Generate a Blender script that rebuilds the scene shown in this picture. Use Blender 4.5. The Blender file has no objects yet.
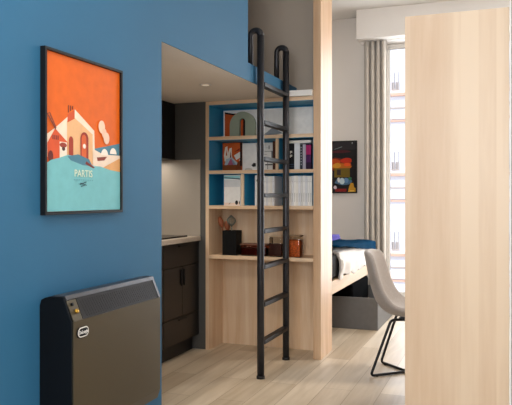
import bpy, bmesh, math, random
from mathutils import Vector, noise as mnoise
random.seed(7)
PI = math.pi
scene = bpy.context.scene
COL = scene.collection

# ------------------------------------------------------------------ materials
def lin(hexs):
    hexs = hexs.lstrip('#')
    out = []
    for i in (0, 2, 4):
        v = int(hexs[i:i+2], 16) / 255
        out.append(v/12.92 if v <= .04045 else ((v+.055)/1.055)**2.4)
    return (*out, 1)

MATS = {}
def mat(name, hexs, rough=.5, metal=0., noise=None, bump=0., coat=0., spec=.5, trans=0., emit=0., sheen=0.):
    """noise = (scale xyz, amount): brightness variation in object space"""
    m = bpy.data.materials.new(name); m.use_nodes = True
    nt = m.node_tree; b = nt.nodes['Principled BSDF']
    b.inputs['Base Color'].default_value = lin(hexs)
    b.inputs['Roughness'].default_value = rough
    b.inputs['Metallic'].default_value = metal
    b.inputs['Coat Weight'].default_value = coat
    b.inputs['Specular IOR Level'].default_value = spec
    b.inputs['Transmission Weight'].default_value = trans
    b.inputs['Sheen Weight'].default_value = sheen
    if emit:
        b.inputs['Emission Color'].default_value = lin(hexs)
        b.inputs['Emission Strength'].default_value = emit
    if noise:
        sc, amt = noise
        tc = nt.nodes.new('ShaderNodeTexCoord'); mp = nt.nodes.new('ShaderNodeMapping')
        mp.inputs['Scale'].default_value = sc
        nz = nt.nodes.new('ShaderNodeTexNoise')
        nz.inputs['Scale'].default_value = 1; nz.inputs['Detail'].default_value = 5
        nt.links.new(tc.outputs['Object'], mp.inputs['Vector'])
        nt.links.new(mp.outputs['Vector'], nz.inputs['Vector'])
        rp = nt.nodes.new('ShaderNodeValToRGB')
        c = lin(hexs)
        rp.color_ramp.elements[0].position = .3; rp.color_ramp.elements[1].position = .7
        rp.color_ramp.elements[0].color = (*[v*(1-amt) for v in c[:3]], 1)
        rp.color_ramp.elements[1].color = (*[min(1, v*(1+amt)) for v in c[:3]], 1)
        nt.links.new(nz.outputs['Fac'], rp.inputs['Fac'])
        nt.links.new(rp.outputs['Color'], b.inputs['Base Color'])
        if bump:
            bp = nt.nodes.new('ShaderNodeBump'); bp.inputs['Strength'].default_value = bump
            bp.inputs['Distance'].default_value = .002
            nt.links.new(nz.outputs['Fac'], bp.inputs['Height'])
            nt.links.new(bp.outputs['Normal'], b.inputs['Normal'])
    MATS[name] = m
    return m

def wood(name, c1, c2, scale=(14, 14, .9), rough=.5, board=None):
    """pale wood with grain running along the axis of the smallest scale; board = width in x of glued staves"""
    m = bpy.data.materials.new(name); m.use_nodes = True
    nt = m.node_tree; L = nt.links; b = nt.nodes['Principled BSDF']
    b.inputs['Roughness'].default_value = rough
    tc = nt.nodes.new('ShaderNodeTexCoord'); mp = nt.nodes.new('ShaderNodeMapping')
    mp.inputs['Scale'].default_value = scale
    L.new(tc.outputs['Object'], mp.inputs['Vector'])
    n1 = nt.nodes.new('ShaderNodeTexNoise'); n1.inputs['Scale'].default_value = 1
    n1.inputs['Detail'].default_value = 4; n1.inputs['Distortion'].default_value = .6
    L.new(mp.outputs['Vector'], n1.inputs['Vector'])
    n2 = nt.nodes.new('ShaderNodeTexNoise'); n2.inputs['Scale'].default_value = 7
    n2.inputs['Detail'].default_value = 3
    L.new(mp.outputs['Vector'], n2.inputs['Vector'])
    add = nt.nodes.new('ShaderNodeMath'); add.operation = 'MULTIPLY_ADD'
    add.inputs[1].default_value = .3
    L.new(n2.outputs['Fac'], add.inputs[0]); L.new(n1.outputs['Fac'], add.inputs[2])
    fac = add.outputs[0]
    if board:
        sx = nt.nodes.new('ShaderNodeSeparateXYZ'); L.new(tc.outputs['Object'], sx.inputs[0])
        dv = nt.nodes.new('ShaderNodeMath'); dv.operation = 'DIVIDE'; dv.inputs[1].default_value = board
        L.new(sx.outputs['X'], dv.inputs[0])
        fl = nt.nodes.new('ShaderNodeMath'); fl.operation = 'FLOOR'; L.new(dv.outputs[0], fl.inputs[0])
        wn = nt.nodes.new('ShaderNodeTexWhiteNoise'); wn.noise_dimensions = '1D'
        L.new(fl.outputs[0], wn.inputs['W'])
        a2 = nt.nodes.new('ShaderNodeMath'); a2.operation = 'MULTIPLY_ADD'; a2.inputs[1].default_value = .35
        L.new(wn.outputs['Value'], a2.inputs[0]); L.new(fac, a2.inputs[2]); fac = a2.outputs[0]
    rp = nt.nodes.new('ShaderNodeValToRGB')
    rp.color_ramp.elements[0].position = .45; rp.color_ramp.elements[1].position = .95
    rp.color_ramp.elements[0].color = lin(c1); rp.color_ramp.elements[1].color = lin(c2)
    L.new(fac, rp.inputs['Fac']); L.new(rp.outputs['Color'], b.inputs['Base Color'])
    MATS[name] = m
    return m

def floor_mat():
    m = bpy.data.materials.new('oak_planks'); m.use_nodes = True
    nt = m.node_tree; L = nt.links; b = nt.nodes['Principled BSDF']
    b.inputs['Roughness'].default_value = .42
    tc = nt.nodes.new('ShaderNodeTexCoord'); mp = nt.nodes.new('ShaderNodeMapping')
    mp.inputs['Rotation'].default_value = (0, 0, PI/2)
    L.new(tc.outputs['Object'], mp.inputs['Vector'])
    br = nt.nodes.new('ShaderNodeTexBrick')
    br.offset = .37; br.inputs['Scale'].default_value = 1
    br.inputs['Brick Width'].default_value = 1.25; br.inputs['Row Height'].default_value = .185
    br.inputs['Mortar Size'].default_value = .0016; br.inputs['Mortar Smooth'].default_value = .1
    br.inputs['Color1'].default_value = lin('b3a28b'); br.inputs['Color2'].default_value = lin('cfc0ab')
    br.inputs['Mortar'].default_value = lin('8a7860')
    L.new(mp.outputs['Vector'], br.inputs['Vector'])
    m2 = nt.nodes.new('ShaderNodeMapping'); m2.inputs['Scale'].default_value = (16, 1.3, 1)
    L.new(tc.outputs['Object'], m2.inputs['Vector'])
    nz = nt.nodes.new('ShaderNodeTexNoise'); nz.inputs['Scale'].default_value = 1
    nz.inputs['Detail'].default_value = 6; nz.inputs['Distortion'].default_value = .8
    L.new(m2.outputs['Vector'], nz.inputs['Vector'])
    rp = nt.nodes.new('ShaderNodeValToRGB')
    rp.color_ramp.elements[0].position = .3; rp.color_ramp.elements[1].position = .7
    rp.color_ramp.elements[0].color = (.74, .70, .64, 1); rp.color_ramp.elements[1].color = (1, 1, 1, 1)
    L.new(nz.outputs['Fac'], rp.inputs['Fac'])
    mx = nt.nodes.new('ShaderNodeMix'); mx.data_type = 'RGBA'; mx.blend_type = 'MULTIPLY'
    mx.inputs['Factor'].default_value = .9
    L.new(br.outputs['Color'], mx.inputs['A']); L.new(rp.outputs['Color'], mx.inputs['B'])
    L.new(mx.outputs['Result'], b.inputs['Base Color'])
    return m

blue = mat('blue_paint', '2c668a', .65, spec=.35, noise=((3, 3, 3), .03))
cream = mat('cream_plaster', 'e4dbd0', .8, noise=((2, 2, 2), .03))
taupe = mat('taupe_plaster', 'aca093', .8, noise=((2, 2, 2), .03))
greywall = mat('pale_grey_plaster', 'e4e0dc', .8, noise=((2, 2, 2), .02))
ceilm = mat('ceiling_white', 'd6d3cf', .85, noise=((2, 2, 2), .02))
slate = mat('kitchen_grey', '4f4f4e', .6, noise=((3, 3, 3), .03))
splash = mat('splashback_taupe', '8e877c', .4, noise=((3, 3, 3), .03))
floorm = floor_mat()
maple = wood('maple', 'cfac88', 'e4ceb3', (12, 12, .8), .45)
maple_x = wood('maple_shelf', 'cfac88', 'e4ceb3', (.8, 12, 12), .45)
maple_w = wood('maple_wardrobe', 'c9aa8b', 'dcc4a8', (7, 7, .5), .42, board=.082)
maple_post = wood('maple_upright', 'be9874', 'd8b998', (12, 12, .8), .45)
bedwood = wood('bed_oak', 'b3936f', 'c8ad8a', (12, .8, 12), .5)
white_edge = mat('white_lacquer', 'e6e3de', .5, noise=((5, 5, 5), .02))
inner_blue = mat('blue_laminate', '2d92c0', .5, noise=((4, 4, 4), .03))
black_metal = mat('black_powdercoat', '131315', .42, spec=.25, noise=((60, 60, 60), .12))
ladder_metal = mat('graphite_tube', '333337', .33, .55, noise=((50, 50, 50), .1))
cabinet_dark = wood('dark_cabinet', '0a0807', '120e0d', (10, 10, .7), .4)
plinth_m = mat('plinth_black', '121214', .5, noise=((9, 9, 9), .1))
worktop_m = mat('worktop_beige', 'b9ada0', .4, noise=((40, 40, 40), .08))
hob_m = mat('hob_glass', '08080a', .12, noise=((9, 9, 9), .05))
heater_front = mat('bronze_enamel', '564d3b', .4, .6, noise=((3, 3, 3), .04))
heater_side = mat('heater_plastic', '030509', .5, spec=.2, noise=((20, 20, 20), .1))
heater_chrome = mat('heater_trim', '58585b', .38, .8, noise=((20, 20, 20), .04))
heater_dark = mat('grille_dark', '181514', .5, .0, spec=.2, noise=((20, 20, 20), .1))
brass = mat('brass', 'c79a3a', .3, .9, noise=((50, 50, 50), .05))
frame_black = mat('frame_black', '08090c', .5, spec=.25, noise=((30, 30, 30), .1))
fabric_beige = mat('chair_fabric', 'a39b95', .85, noise=((140, 140, 140), .12), bump=.4, sheen=.2)
duvet_m = mat('duvet_cotton', 'dad5d1', .85, noise=((6, 6, 6), .03), bump=.2)
mattress_m = mat('mattress_dark', '0b0c10', .85, noise=((60, 60, 60), .1))
navy = mat('teal_blanket', '022f4a', .95, noise=((70, 70, 70), .2), bump=.5, spec=.03)
purple = mat('purple_cloth', '4a3fa0', .9, noise=((60, 60, 60), .15), bump=.4)
boxgrey = mat('box_grey', '605e5c', .6, noise=((30, 30, 30), .05))
curtain_m = mat('curtain_linen', 'bab3aa', .9, noise=((90, 90, 12), .06), bump=.2, sheen=.2)
facade_m = mat('facade_render', 'e8e9f0', .9, noise=((.5, .5, .5), .03))
facade_band = mat('facade_terracotta', 'd2ab96', .9, noise=((2, 2, 2), .1))
facade_pale = mat('facade_cream', 'f3e3d6', .9, noise=((2, 2, 2), .05))
facade_rail = mat('facade_rail_taupe', 'b3a79f', .7, noise=((2, 2, 2), .05))
facade_win = mat('facade_window_grey', 'a39d9c', .3, noise=((2, 2, 2), .1))
pavement = mat('pavement', 'b5b0aa', .9, noise=((1, 1, 1), .08))
lampglow = mat('lamp_diffuser', 'fff1dc', .5, emit=4, noise=((1, 1, 1), .0))
spotglow = mat('downlight_lens', 'ffe9cf', .5, emit=.6, noise=((1, 1, 1), .0))
trim_dark = mat('dark_olive_paint', '3a3a30', .6, noise=((4, 4, 4), .05))

def glass_mat(name, tint=(1, 1, 1, 1), rough=.02, f=.9):
    m = bpy.data.materials.new(name); m.use_nodes = True
    nt = m.node_tree; nt.nodes.clear(); L = nt.links
    o = nt.nodes.new('ShaderNodeOutputMaterial'); tr = nt.nodes.new('ShaderNodeBsdfTransparent')
    gl = nt.nodes.new('ShaderNodeBsdfGlossy'); mx = nt.nodes.new('ShaderNodeMixShader')
    fr = nt.nodes.new('ShaderNodeFresnel'); fr.inputs['IOR'].default_value = 1.45
    tr.inputs['Color'].default_value = tint; gl.inputs['Roughness'].default_value = rough
    L.new(fr.outputs[0], mx.inputs[0]); L.new(tr.outputs[0], mx.inputs[1]); L.new(gl.outputs[0], mx.inputs[2])
    L.new(mx.outputs[0], o.inputs['Surface'])
    return m
pane_glass = glass_mat('window_glass', (.97, .98, 1, 1))
jar_glass = glass_mat('jar_glass', (.86, .84, .80, 1))
dish_glass = glass_mat('red_dish_glass', (.62, .30, .24, 1))

# plain print inks / covers
INK = {}
def ink(hexs, rough=.6):
    k = (hexs, rough)
    if k not in INK:
        INK[k] = mat('ink_' + hexs, hexs, max(rough, .55), spec=.2, noise=((25, 25, 25), .05))
    return INK[k]

# ------------------------------------------------------------------ mesh helpers
class MB:
    """collects geometry (world coordinates) with material slots"""
    def __init__(self): self.bm = bmesh.new(); self.mats = []
    def slot(self, m):
        if m not in self.mats: self.mats.append(m)
        return self.mats.index(m)
    def box(self, x0, x1, y0, y1, z0, z1, m, bev=0., seg=2):
        t = bmesh.new()
        v = [t.verts.new((x, y, z)) for x in (x0, x1) for y in (y0, y1) for z in (z0, z1)]
        for q in ((0, 1, 3, 2), (4, 6, 7, 5), (0, 4, 5, 1), (2, 3, 7, 6), (0, 2, 6, 4), (1, 5, 7, 3)):
            t.faces.new([v[i] for i in q])
        if bev: bmesh.ops.bevel(t, geom=t.edges[:], offset=bev, segments=seg, profile=.5, affect='EDGES')
        self.take(t, m, bool(bev) and seg > 2); return self
    def take(self, t, m, smooth=False):
        bmesh.ops.recalc_face_normals(t, faces=t.faces[:])
        si = self.slot(m); mp = {}
        for v in t.verts: mp[v] = self.bm.verts.new(v.co)
        for f in t.faces:
            try:
                nf = self.bm.faces.new([mp[v] for v in f.verts]); nf.material_index = si; nf.smooth = smooth
            except ValueError: pass
        t.free()
    def tube(self, pts, r, m, n=12, closed=False):
        pts = [Vector(p) for p in pts]; t = bmesh.new(); rings = []
        N = len(pts); up = None
        for i, p in enumerate(pts):
            a = pts[(i-1) % N] if (i or closed) else p; b = pts[(i+1) % N] if (i < N-1 or closed) else p
            d = (b-a).normalized()
            if up is None:
                up = Vector((0, 0, 1)) if abs(d.z) < .9 else Vector((1, 0, 0))
            s = d.cross(up).normalized(); up = s.cross(d).normalized()
            rr = r[i] if isinstance(r, (list, tuple)) else r
            rings.append([t.verts.new(p + (s*math.cos(2*PI*k/n) + up*math.sin(2*PI*k/n))*rr) for k in range(n)])
        for i in range(N if closed else N-1):
            A, B = rings[i], rings[(i+1) % N]
            for k in range(n): t.faces.new([A[k], A[(k+1) % n], B[(k+1) % n], B[k]])
        if not closed:
            t.faces.new(rings[0][::-1]); t.faces.new(rings[-1])
        self.take(t, m, True); return self
    def lathe(self, c, prof, m, n=28):
        """prof = [(r, z)], closed at ends when r = 0"""
        t = bmesh.new(); rings = []
        for r, z in prof:
            if r <= 1e-6: rings.append([t.verts.new((c[0], c[1], c[2]+z))])
            else: rings.append([t.verts.new((c[0]+r*math.cos(2*PI*k/n), c[1]+r*math.sin(2*PI*k/n), c[2]+z)) for k in range(n)])
        for A, B in zip(rings, rings[1:]):
            for k in range(n):
                q = [A[k % len(A)], A[(k+1) % len(A)], B[(k+1) % len(B)], B[k % len(B)]]
                u = []
                for v in q:
                    if v not in u: u.append(v)
                if len(u) > 2: t.faces.new(u)
        self.take(t, m, True); return self
    def prism(self, pts, d, m, bev=0.):
        """extrude polygon pts (3D, planar) by vector d"""
        t = bmesh.new(); d = Vector(d)
        a = [t.verts.new(p) for p in pts]; b = [t.verts.new(Vector(p)+d) for p in pts]
        n = len(a); t.faces.new(a[::-1]); t.faces.new(b)
        for i in range(n): t.faces.new([a[i], a[(i+1) % n], b[(i+1) % n], b[i]])
        if bev: bmesh.ops.bevel(t, geom=t.edges[:], offset=bev, segments=2, profile=.5, affect='EDGES')
        self.take(t, m); return self
    def grid(self, rows, m, smooth=True):
        t = bmesh.new(); V = [[t.verts.new(p) for p in r] for r in rows]
        for i in range(len(V)-1):
            for j in range(len(V[0])-1):
                t.faces.new([V[i][j], V[i+1][j], V[i+1][j+1], V[i][j+1]])
        self.take(t, m, smooth); return self
    def build(self, name, parent=None, root=None):
        off = Vector((0, 0, 0))
        if parent is not None:
            r = parent
            while r.parent: r = r.parent
            off = Vector(r.location)
        for v in self.bm.verts: v.co -= off
        me = bpy.data.meshes.new(name); self.bm.to_mesh(me); self.bm.free()
        for m in self.mats: me.materials.append(m)
        o = bpy.data.objects.new(name, me); COL.objects.link(o)
        if parent is not None: o.parent = parent
        return o

def tag(o, label, cat, group=None):
    o['label'] = label; o['category'] = cat
    if group: o['group'] = group
    return o
def thing(name, label, cat, loc, group=None):
    o = bpy.data.objects.new(name, None); COL.objects.link(o); o.location = loc
    o.empty_display_size = .1
    return tag(o, label, cat, group)
def struct(o): o['kind'] = 'structure'; return o
def rebase(o, loc):
    """move a single-mesh thing's origin to loc without moving its geometry"""
    loc = Vector(loc)
    for v in o.data.vertices: v.co -= loc
    o.location = loc; return o
def copy_tree(o, parent=None):
    c = o.copy(); COL.objects.link(c)
    if parent is not None: c.parent = parent
    for ch in list(o.children): copy_tree(ch, c)
    return c
def text_mb(txt, size, m, to_world, depth=.0006):
    """flat lettering as mesh; to_world maps (u,v,w) to the world"""
    cu = bpy.data.curves.new('lettering', 'FONT'); cu.body = txt; cu.size = size
    cu.align_x = 'CENTER'; cu.align_y = 'CENTER'; cu.resolution_u = 3; cu.extrude = depth/2
    ob = bpy.data.objects.new('lettering', cu); COL.objects.link(ob)
    bpy.context.view_layer.update()
    me = bpy.data.meshes.new_from_object(ob.evaluated_get(bpy.context.evaluated_depsgraph_get()))
    mb = MB(); t = bmesh.new(); t.from_mesh(me)
    for v in t.verts: v.co = Vector(to_world(*v.co))
    mb.take(t, m)
    bpy.data.objects.remove(ob); bpy.data.curves.remove(cu); bpy.data.meshes.remove(me)
    return mb

# ------------------------------------------------------------------ room shell
XB = -1.606          # blue wall plane
CZ = 3.29            # ceiling height
YW = 7.45            # window wall
struct(MB().box(-3.1, 2.1, -1.75, 7.7, -.12, 0, floorm).build('floor'))
struct(MB().box(-3.1, 2.1, -1.75, 7.7, CZ, CZ+.12, ceilm).build('ceiling'))
w = MB()
w.box(XB-.12, XB, -1.6, 2.93, 0, CZ, blue)             # full height blue wall
w.box(XB-.12, XB, 2.93, 4.12, 2.15, CZ, blue).box(XB-.006, XB, 2.93, 4.12, 2.03, 2.1499, blue)          # over the kitchen opening
w.box(XB-.006, XB, 4.12, 5.226, 2.03, 2.15, blue)       # fascia of the sleeping deck
struct(w.build('wall_left'))
struct(MB().box(-2.95, XB-.0065, 2.93, 5.226, 2.031, 2.149, cream).build('ceiling_alcove'))
struct(MB().box(-3.07, -2.95, 2.81, 5.30, 0, CZ, splash).build('wall_kitchen'))
struct(MB().box(-2.95, XB-.12, 2.81, 2.93, 0, CZ, splash).build('wall_alcove'))
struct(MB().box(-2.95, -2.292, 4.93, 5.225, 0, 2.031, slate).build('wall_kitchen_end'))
struct(MB().box(-3.07, -1.32, 5.228, 5.265, 0, CZ, taupe).build('wall_partition'))
struct(MB().box(-2.75, -2.62, 5.265, YW, 0, CZ, greywall).build('wall_bedroom'))
struct(MB().box(1.9, 2.02, -1.6, YW, 0, CZ, greywall).build('wall_right'))
w = MB()
w.box(-1.73, -1.2, -1.72, -1.6, 0, CZ, greywall); w.box(.7, 2.02, -1.72, -1.6, 0, CZ, greywall)
w.box(-1.2, .7, -1.72, -1.6, 0, .95, greywall); w.box(-1.2, .7, -1.72, -1.6, 2.75, CZ, greywall)
struct(w.build('wall_rear'))
w = MB()
for a, b in ((-1.2, -1.15), (-.28, -.22), (.65, .7)): w.box(a, b, -1.69, -1.63, .95, 2.75, white_edge)
for a, b in ((.95, 1.01), (2.69, 2.75)): w.box(-1.15, -.28, -1.69, -1.63, a, b, white_edge); w.box(-.22, .65, -1.69, -1.63, a, b, white_edge)
wo = struct(w.build('added_rear_window'))  # unseen window added behind the camera to bring in frontal light
MB().box(-1.15, -.28, -1.665, -1.655, 1.01, 2.69, pane_glass).build('pane', wo)
MB().box(-.22, .65, -1.665, -1.655, 1.01, 2.69, pane_glass).build('pane', wo)
# window wall with opening
WX0, WX1, WZ0, WZ1 = -1.262, .95, .12, 2.97
w = MB()
w.box(-2.75, WX0, YW, YW+.2, 0, CZ, greywall); w.box(WX1, 2.02, YW, YW+.2, 0, CZ, greywall)
w.box(WX0, WX1, YW, YW+.2, WZ1, CZ, greywall); w.box(WX0, WX1, YW, YW+.2, 0, WZ0, greywall)
struct(w.build('wall_window'))
struct(MB().box(-1.515, 1.9, 7.14, YW, 2.975, CZ, greywall).build('trim_1'))     # boxed pelmet
wn = MB()
for a, b in ((WX0, WX0+.05), (-.16, -.10), (WX1-.05, WX1)):
    wn.box(a, b, YW+.06, YW+.13, WZ0, WZ1, white_edge, .004)
for a, b in ((WZ0, WZ0+.06), (WZ1-.05, WZ1)):
    wn.box(WX0+.05, -.16, YW+.06, YW+.13, a, b, white_edge, .004)
    wn.box(-.10, WX1-.05, YW+.06, YW+.13, a, b, white_edge, .004)
wo = struct(wn.build('window_1'))
MB().box(WX0+.05, -.16, YW+.09, YW+.10, WZ0+.06, WZ1-.05, pane_glass).build('pane', wo)
MB().box(-.10, WX1-.05, YW+.09, YW+.10, WZ0+.06, WZ1-.05, pane_glass).build('pane', wo)
struct(MB().box(-2.949, -2.34, 4.924, 4.9295, .931, 1.558, mat('painted_light_pool', '9c948a', .45, noise=((4, 4, 4), .03))).build('light_pool_panel'))  # under-cabinet light pool painted as a paler panel below the dark wall
# dark pilaster with pale bead beside the wardrobe
w = MB(); w.box(.032, .13, 3.385, 3.50, 0, CZ, trim_dark); w.box(.0235, .0315, 3.384, 3.50, 0, CZ, white_edge)
struct(w.build('trim_2'))

# ------------------------------------------------------------------ framed poster on the blue wall
t = thing('framed_poster', 'large black framed poster with orange sky and turquoise sea on the blue wall', 'picture', (-1.606, 2.27, 1.183))
A0, A1, B0, B1 = 2.005, 2.533, 1.183, 1.808
f = MB()
f.box(-1.605, -1.582, A0, A0+.010, B0, B1, frame_black); f.box(-1.605, -1.582, A1-.010, A1, B0, B1, frame_black)
f.box(-1.605, -1.582, A0+.010, A1-.010, B0, B0+.010, frame_black); f.box(-1.605, -1.582, A0+.010, A1-.010, B1-.010, B1, frame_black)
f.build('frame', t)
p = MB(); lay = [0]
def pp(pts, hexs, x=-1.5925):
    lay[0] += 1; xx = x + lay[0]*.00012
    p.prism([(xx, a, b) for a, b in pts], (.0001, 0, 0), ink(hexs, .35))
def ell(cy, cz, ry, rz, n=18, a0=0, a1=2*PI):
    return [(cy+ry*math.cos(a0+(a1-a0)*k/n), cz+rz*math.sin(a0+(a1-a0)*k/n)) for k in range(n if a1-a0 > 6.2 else n+1)]
p.box(-1.604, -1.5925, A0+.011, A1-.011, B0+.011, B1-.011, ink('e0640f', .35))
pa, pb = A0+.012, A1-.012
pp([(2.329, 1.45), (pb, 1.485), (pb, 1.40), (2.329, 1.40)], '55879a')
pp([(2.021, 1.40), (2.021, 1.482), (2.074, 1.512), (2.147, 1.560), (2.198, 1.597), (2.33, 1.524), (2.335, 1.39)], 'f0ddc6')
pp([(2.147, 1.545), (2.19, 1.566), (2.318, 1.508), (2.318, 1.375), (2.147, 1.40)], 'eab683')
pp([(2.150, 1.570), (2.196, 1.596), (2.196, 1.560), (2.150, 1.540)], 'd0542a')
for k in range(3): pp([(2.153+k*.013, 1.578+k*.007), (2.159+k*.013, 1.582+k*.007), (2.159+k*.013, 1.61), (2.153+k*.013, 1.606)], '5a2520')
pp([(2.030, 1.386), (2.028, 1.452), (2.074, 1.510), (2.150, 1.463), (2.145, 1.40)], 'd9572c')
for k in range(4): pp([(2.058+k*.01, 1.468), (2.064+k*.01, 1.468), (2.064+k*.01, 1.484), (2.058+k*.01, 1.484)], '7a2f2a')
pp(ell(2.047, 1.403, .015, .022), '6b2a22')
pp([(2.100, 1.40), (2.100, 1.462), (2.145, 1.462), (2.145, 1.40)], 'f3e6d3')
pp(ell(2.122, 1.450, .022, .010), '9b3c2c'); pp(ell(2.124, 1.436, .010, .008), '53302c')
pp([(2.157, 1.40), (2.157, 1.470)] + ell(2.171, 1.470, .014, .018, 8, PI, 0) + [(2.185, 1.40)], 'a53a25')
pp([(2.232, 1.39), (2.232, 1.485)] + ell(2.259, 1.485, .027, .027, 10, PI, 0) + [(2.286, 1.385)], '9a3524')
pp([(2.240, 1.39), (2.240, 1.482)] + ell(2.256, 1.482, .016, .020, 10, PI, 0) + [(2.272, 1.388)], 'd9622f')
pp(ell(2.258, 1.455, .010, .010), 'f4e7d8')
pp([(2.324, 1.447), (2.391, 1.430), (pb, 1.432), (pb, 1.38), (2.396, 1.370), (2.315, 1.375)], 'efd9c4')
pp([(2.345, 1.415), (2.42, 1.422), (2.40, 1.405), (2.35, 1.400)], '8c3b2b')
for cy, cz in ((2.402, 1.428), (2.468, 1.436)): pp(ell(cy, cz, .026, .026, 12, 0, PI), 'f6e9dc')
pp([(2.378, 1.370), (pb, 1.421), (pb, 1.352), (2.443, 1.355)], 'e0a468')
pp([(pa, B0+.012), (pa, 1.375), (2.05, 1.390), (2.089, 1.398), (2.15, 1.414), (2.214, 1.411), (2.281, 1.392), (2.325, 1.378), (2.369, 1.378), (2.443, 1.366), (pb, 1.360), (pb, B0+.012)], '76babf')
pp([(2.147, 1.408), (2.214, 1.420), (2.289, 1.404), (2.312, 1.377), (2.247, 1.378), (2.166, 1.394)], '4b7f93')
pp([(2.27, 1.395), (2.330, 1.372), (2.318, 1.368), (2.262, 1.384)], '7a2a22')
for k, (cy, cz, r, h) in enumerate(((2.380, 1.545, .024, 'f3cdb2'), (2.398, 1.520, .018, 'f0c3a6'), (2.415, 1.500, .022, 'f1cbb2'))): pp(ell(cy, cz, r, r*1.15), h)
pp([(2.022, 1.560), (2.026, 1.562), (2.076, 1.508), (2.072, 1.506)], '6d3a30')
pp([(2.036, 1.566), (2.040, 1.567), (2.078, 1.512), (2.074, 1.510)], '6d3a30')
for k in range(5): pp([(2.024+k*.009, 1.560-k*.010), (2.038+k*.007, 1.567-k*.010), (2.038+k*.007, 1.565-k*.010), (2.024+k*.009, 1.558-k*.010)], '6d3a30')
p.build('print', t)
tw = text_mb('PARTIS', .040, ink('e2ead0', .4), lambda u, v, q: (-1.5866+q, 2.248+u, 1.343+v))
tw.build('title_lettering', t)
s = MB()
for k, (a, b, c, d) in enumerate(((2.222, 1.298, 2.268, 1.310), (2.226, 1.304, 2.270, 1.296), (2.230, 1.290, 2.262, 1.298))):
    s.prism([(-1.5868, a, b), (-1.5868, c, d), (-1.5868, c, d+.003), (-1.5868, a, b+.003)], (.0003, 0, 0), ink('35525c'))
for k in range(9):
    s.box(-1.5868, -1.5865, 2.185+k*.015, 2.193+k*.015, 1.317, 1.320, ink('5f9ba3'))
s.build('signature', t)

# ------------------------------------------------------------------ wall heater
t = thing('wall_heater', 'bronze panel heater with black ends and slim grille, mounted low on the blue wall', 'heater', (-1.606, 2.33, .33))
HY0, HY1 = 2.0, 2.65
prof = [(-1.605, .36), (-1.605, .85), (-1.598, .872), (-1.580, .880), (-1.560, .885), (-1.497, .885), (-1.462, .798), (-1.462, .385), (-1.475, .345), (-1.50, .33), (-1.58, .33)]
MB().prism([(x, HY0+.021, z) for x, z in prof[:]], (0, HY1-HY0-.042, 0), heater_side, .0).build('body', t)
for y in (HY0, HY1-.02):
    e = MB(); e.prism([(x, y, z) for x, z in prof], (0, .02, 0), heater_side, .003); e.build('end_cap', t)
e = MB()
fp = [(-1.4605, .385), (-1.4605, .800), (-1.4585, .800), (-1.4585, .385)]
front = [(-1.461, .798), (-1.461, .385), (-1.474, .345), (-1.499, .329), (-1.497, .326), (-1.471, .342), (-1.457, .384), (-1.457, .798)]
e.prism([(x, HY0+.004, z) for x, z in front], (0, HY1-HY0-.008, 0), heater_front); e.build('front_panel', t)
# sloped zone: direction vector from (x,z) top to bottom
T = Vector((-1.497, 0, .885)); Bv = Vector((-1.459, 0, .798)); nrm = Vector((.91, 0, .415))
def slope(s, y, o=0.):
    q = T + (Bv-T)*s + nrm*o; return (q.x, y, q.z)
def slab(s0, s1, y0, y1, o0, o1, m, mb, sk=0):
    a = [slope(s0, y0, o0), slope(s1, y0+sk, o0), slope(s1, y1+sk, o0), slope(s0, y1, o0)]
    d = nrm*(o1-o0); mb.prism(a, d, m)
e = MB(); slab(.16, 1, HY0+.004, HY0+.058, .0005, .003, heater_front, e); e.build('control_panel', t)
e = MB(); slab(.14, 1.0, HY0+.062, HY1-.022, .0005, .002, heater_dark, e)
for k in range(36): slab(.24, .92, HY0+.08+k*.0155, HY0+.0855+k*.0155, .002, .0026, heater_dark, e, .012)
g = e.build('grille', t)
e = MB(); e.box(-1.545, -1.494, HY0+.002, HY1-.002, .8855, .8900, heater_chrome, .0015)
slab(-.04, .13, HY0+.004, HY1-.004, .001, .005, heater_chrome, e)
slab(.13, 1, HY1-.021, HY1-.004, .0005, .004, heater_chrome, e); e.build('top_trim', t)
kn = MB(); c0 = Vector(slope(.64, HY0+.036, .003)); kn.tube([c0, c0+nrm*.008], .008, brass, 16); kb = kn.build('control_knob', t); kb['label'] = 'small brass knob'
k2 = MB(); c1 = Vector(slope(.34, HY0+.026, .003)); k2.tube([c1, c1+nrm*.005], .006, heater_side, 14); k2.build('switch', t)
# oval badge
bd = MB()
def oval(cy, cz, w, h, n=10):
    r = h/2; o = []
    for k in range(n+1): a = -PI/2+PI*k/n; o.append((cy+w/2-r+r*math.cos(a), cz+r*math.sin(a)))
    for k in range(n+1): a = PI/2+PI*k/n; o.append((cy-w/2+r+r*math.cos(a), cz+r*math.sin(a)))
    return o
bc, bz = 2.058, .753
bd.prism([(-1.4568, a, b) for a, b in oval(bc-.003, bz-.001, 0.070, .041)], (.003, 0, 0), ink('0a0a0c', .3))
bd.prism([(-1.4536, a, b) for a, b in oval(bc, bz, .066, .037)], (.0006, 0, 0), ink('e4e1da', .3))
bd.prism([(-1.4529, a, b) for a, b in oval(bc, bz, .058, .0285)], (.0004, 0, 0), ink('0a0a0c', .3))
bg = bd.build('badge', t)
text_mb('DeLonghi', .0165, ink('f4f2ee', .3), lambda u, v, q: (-1.4520+q, bc+u*.86, bz+v*1.12)).build('badge_lettering', bg)

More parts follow.
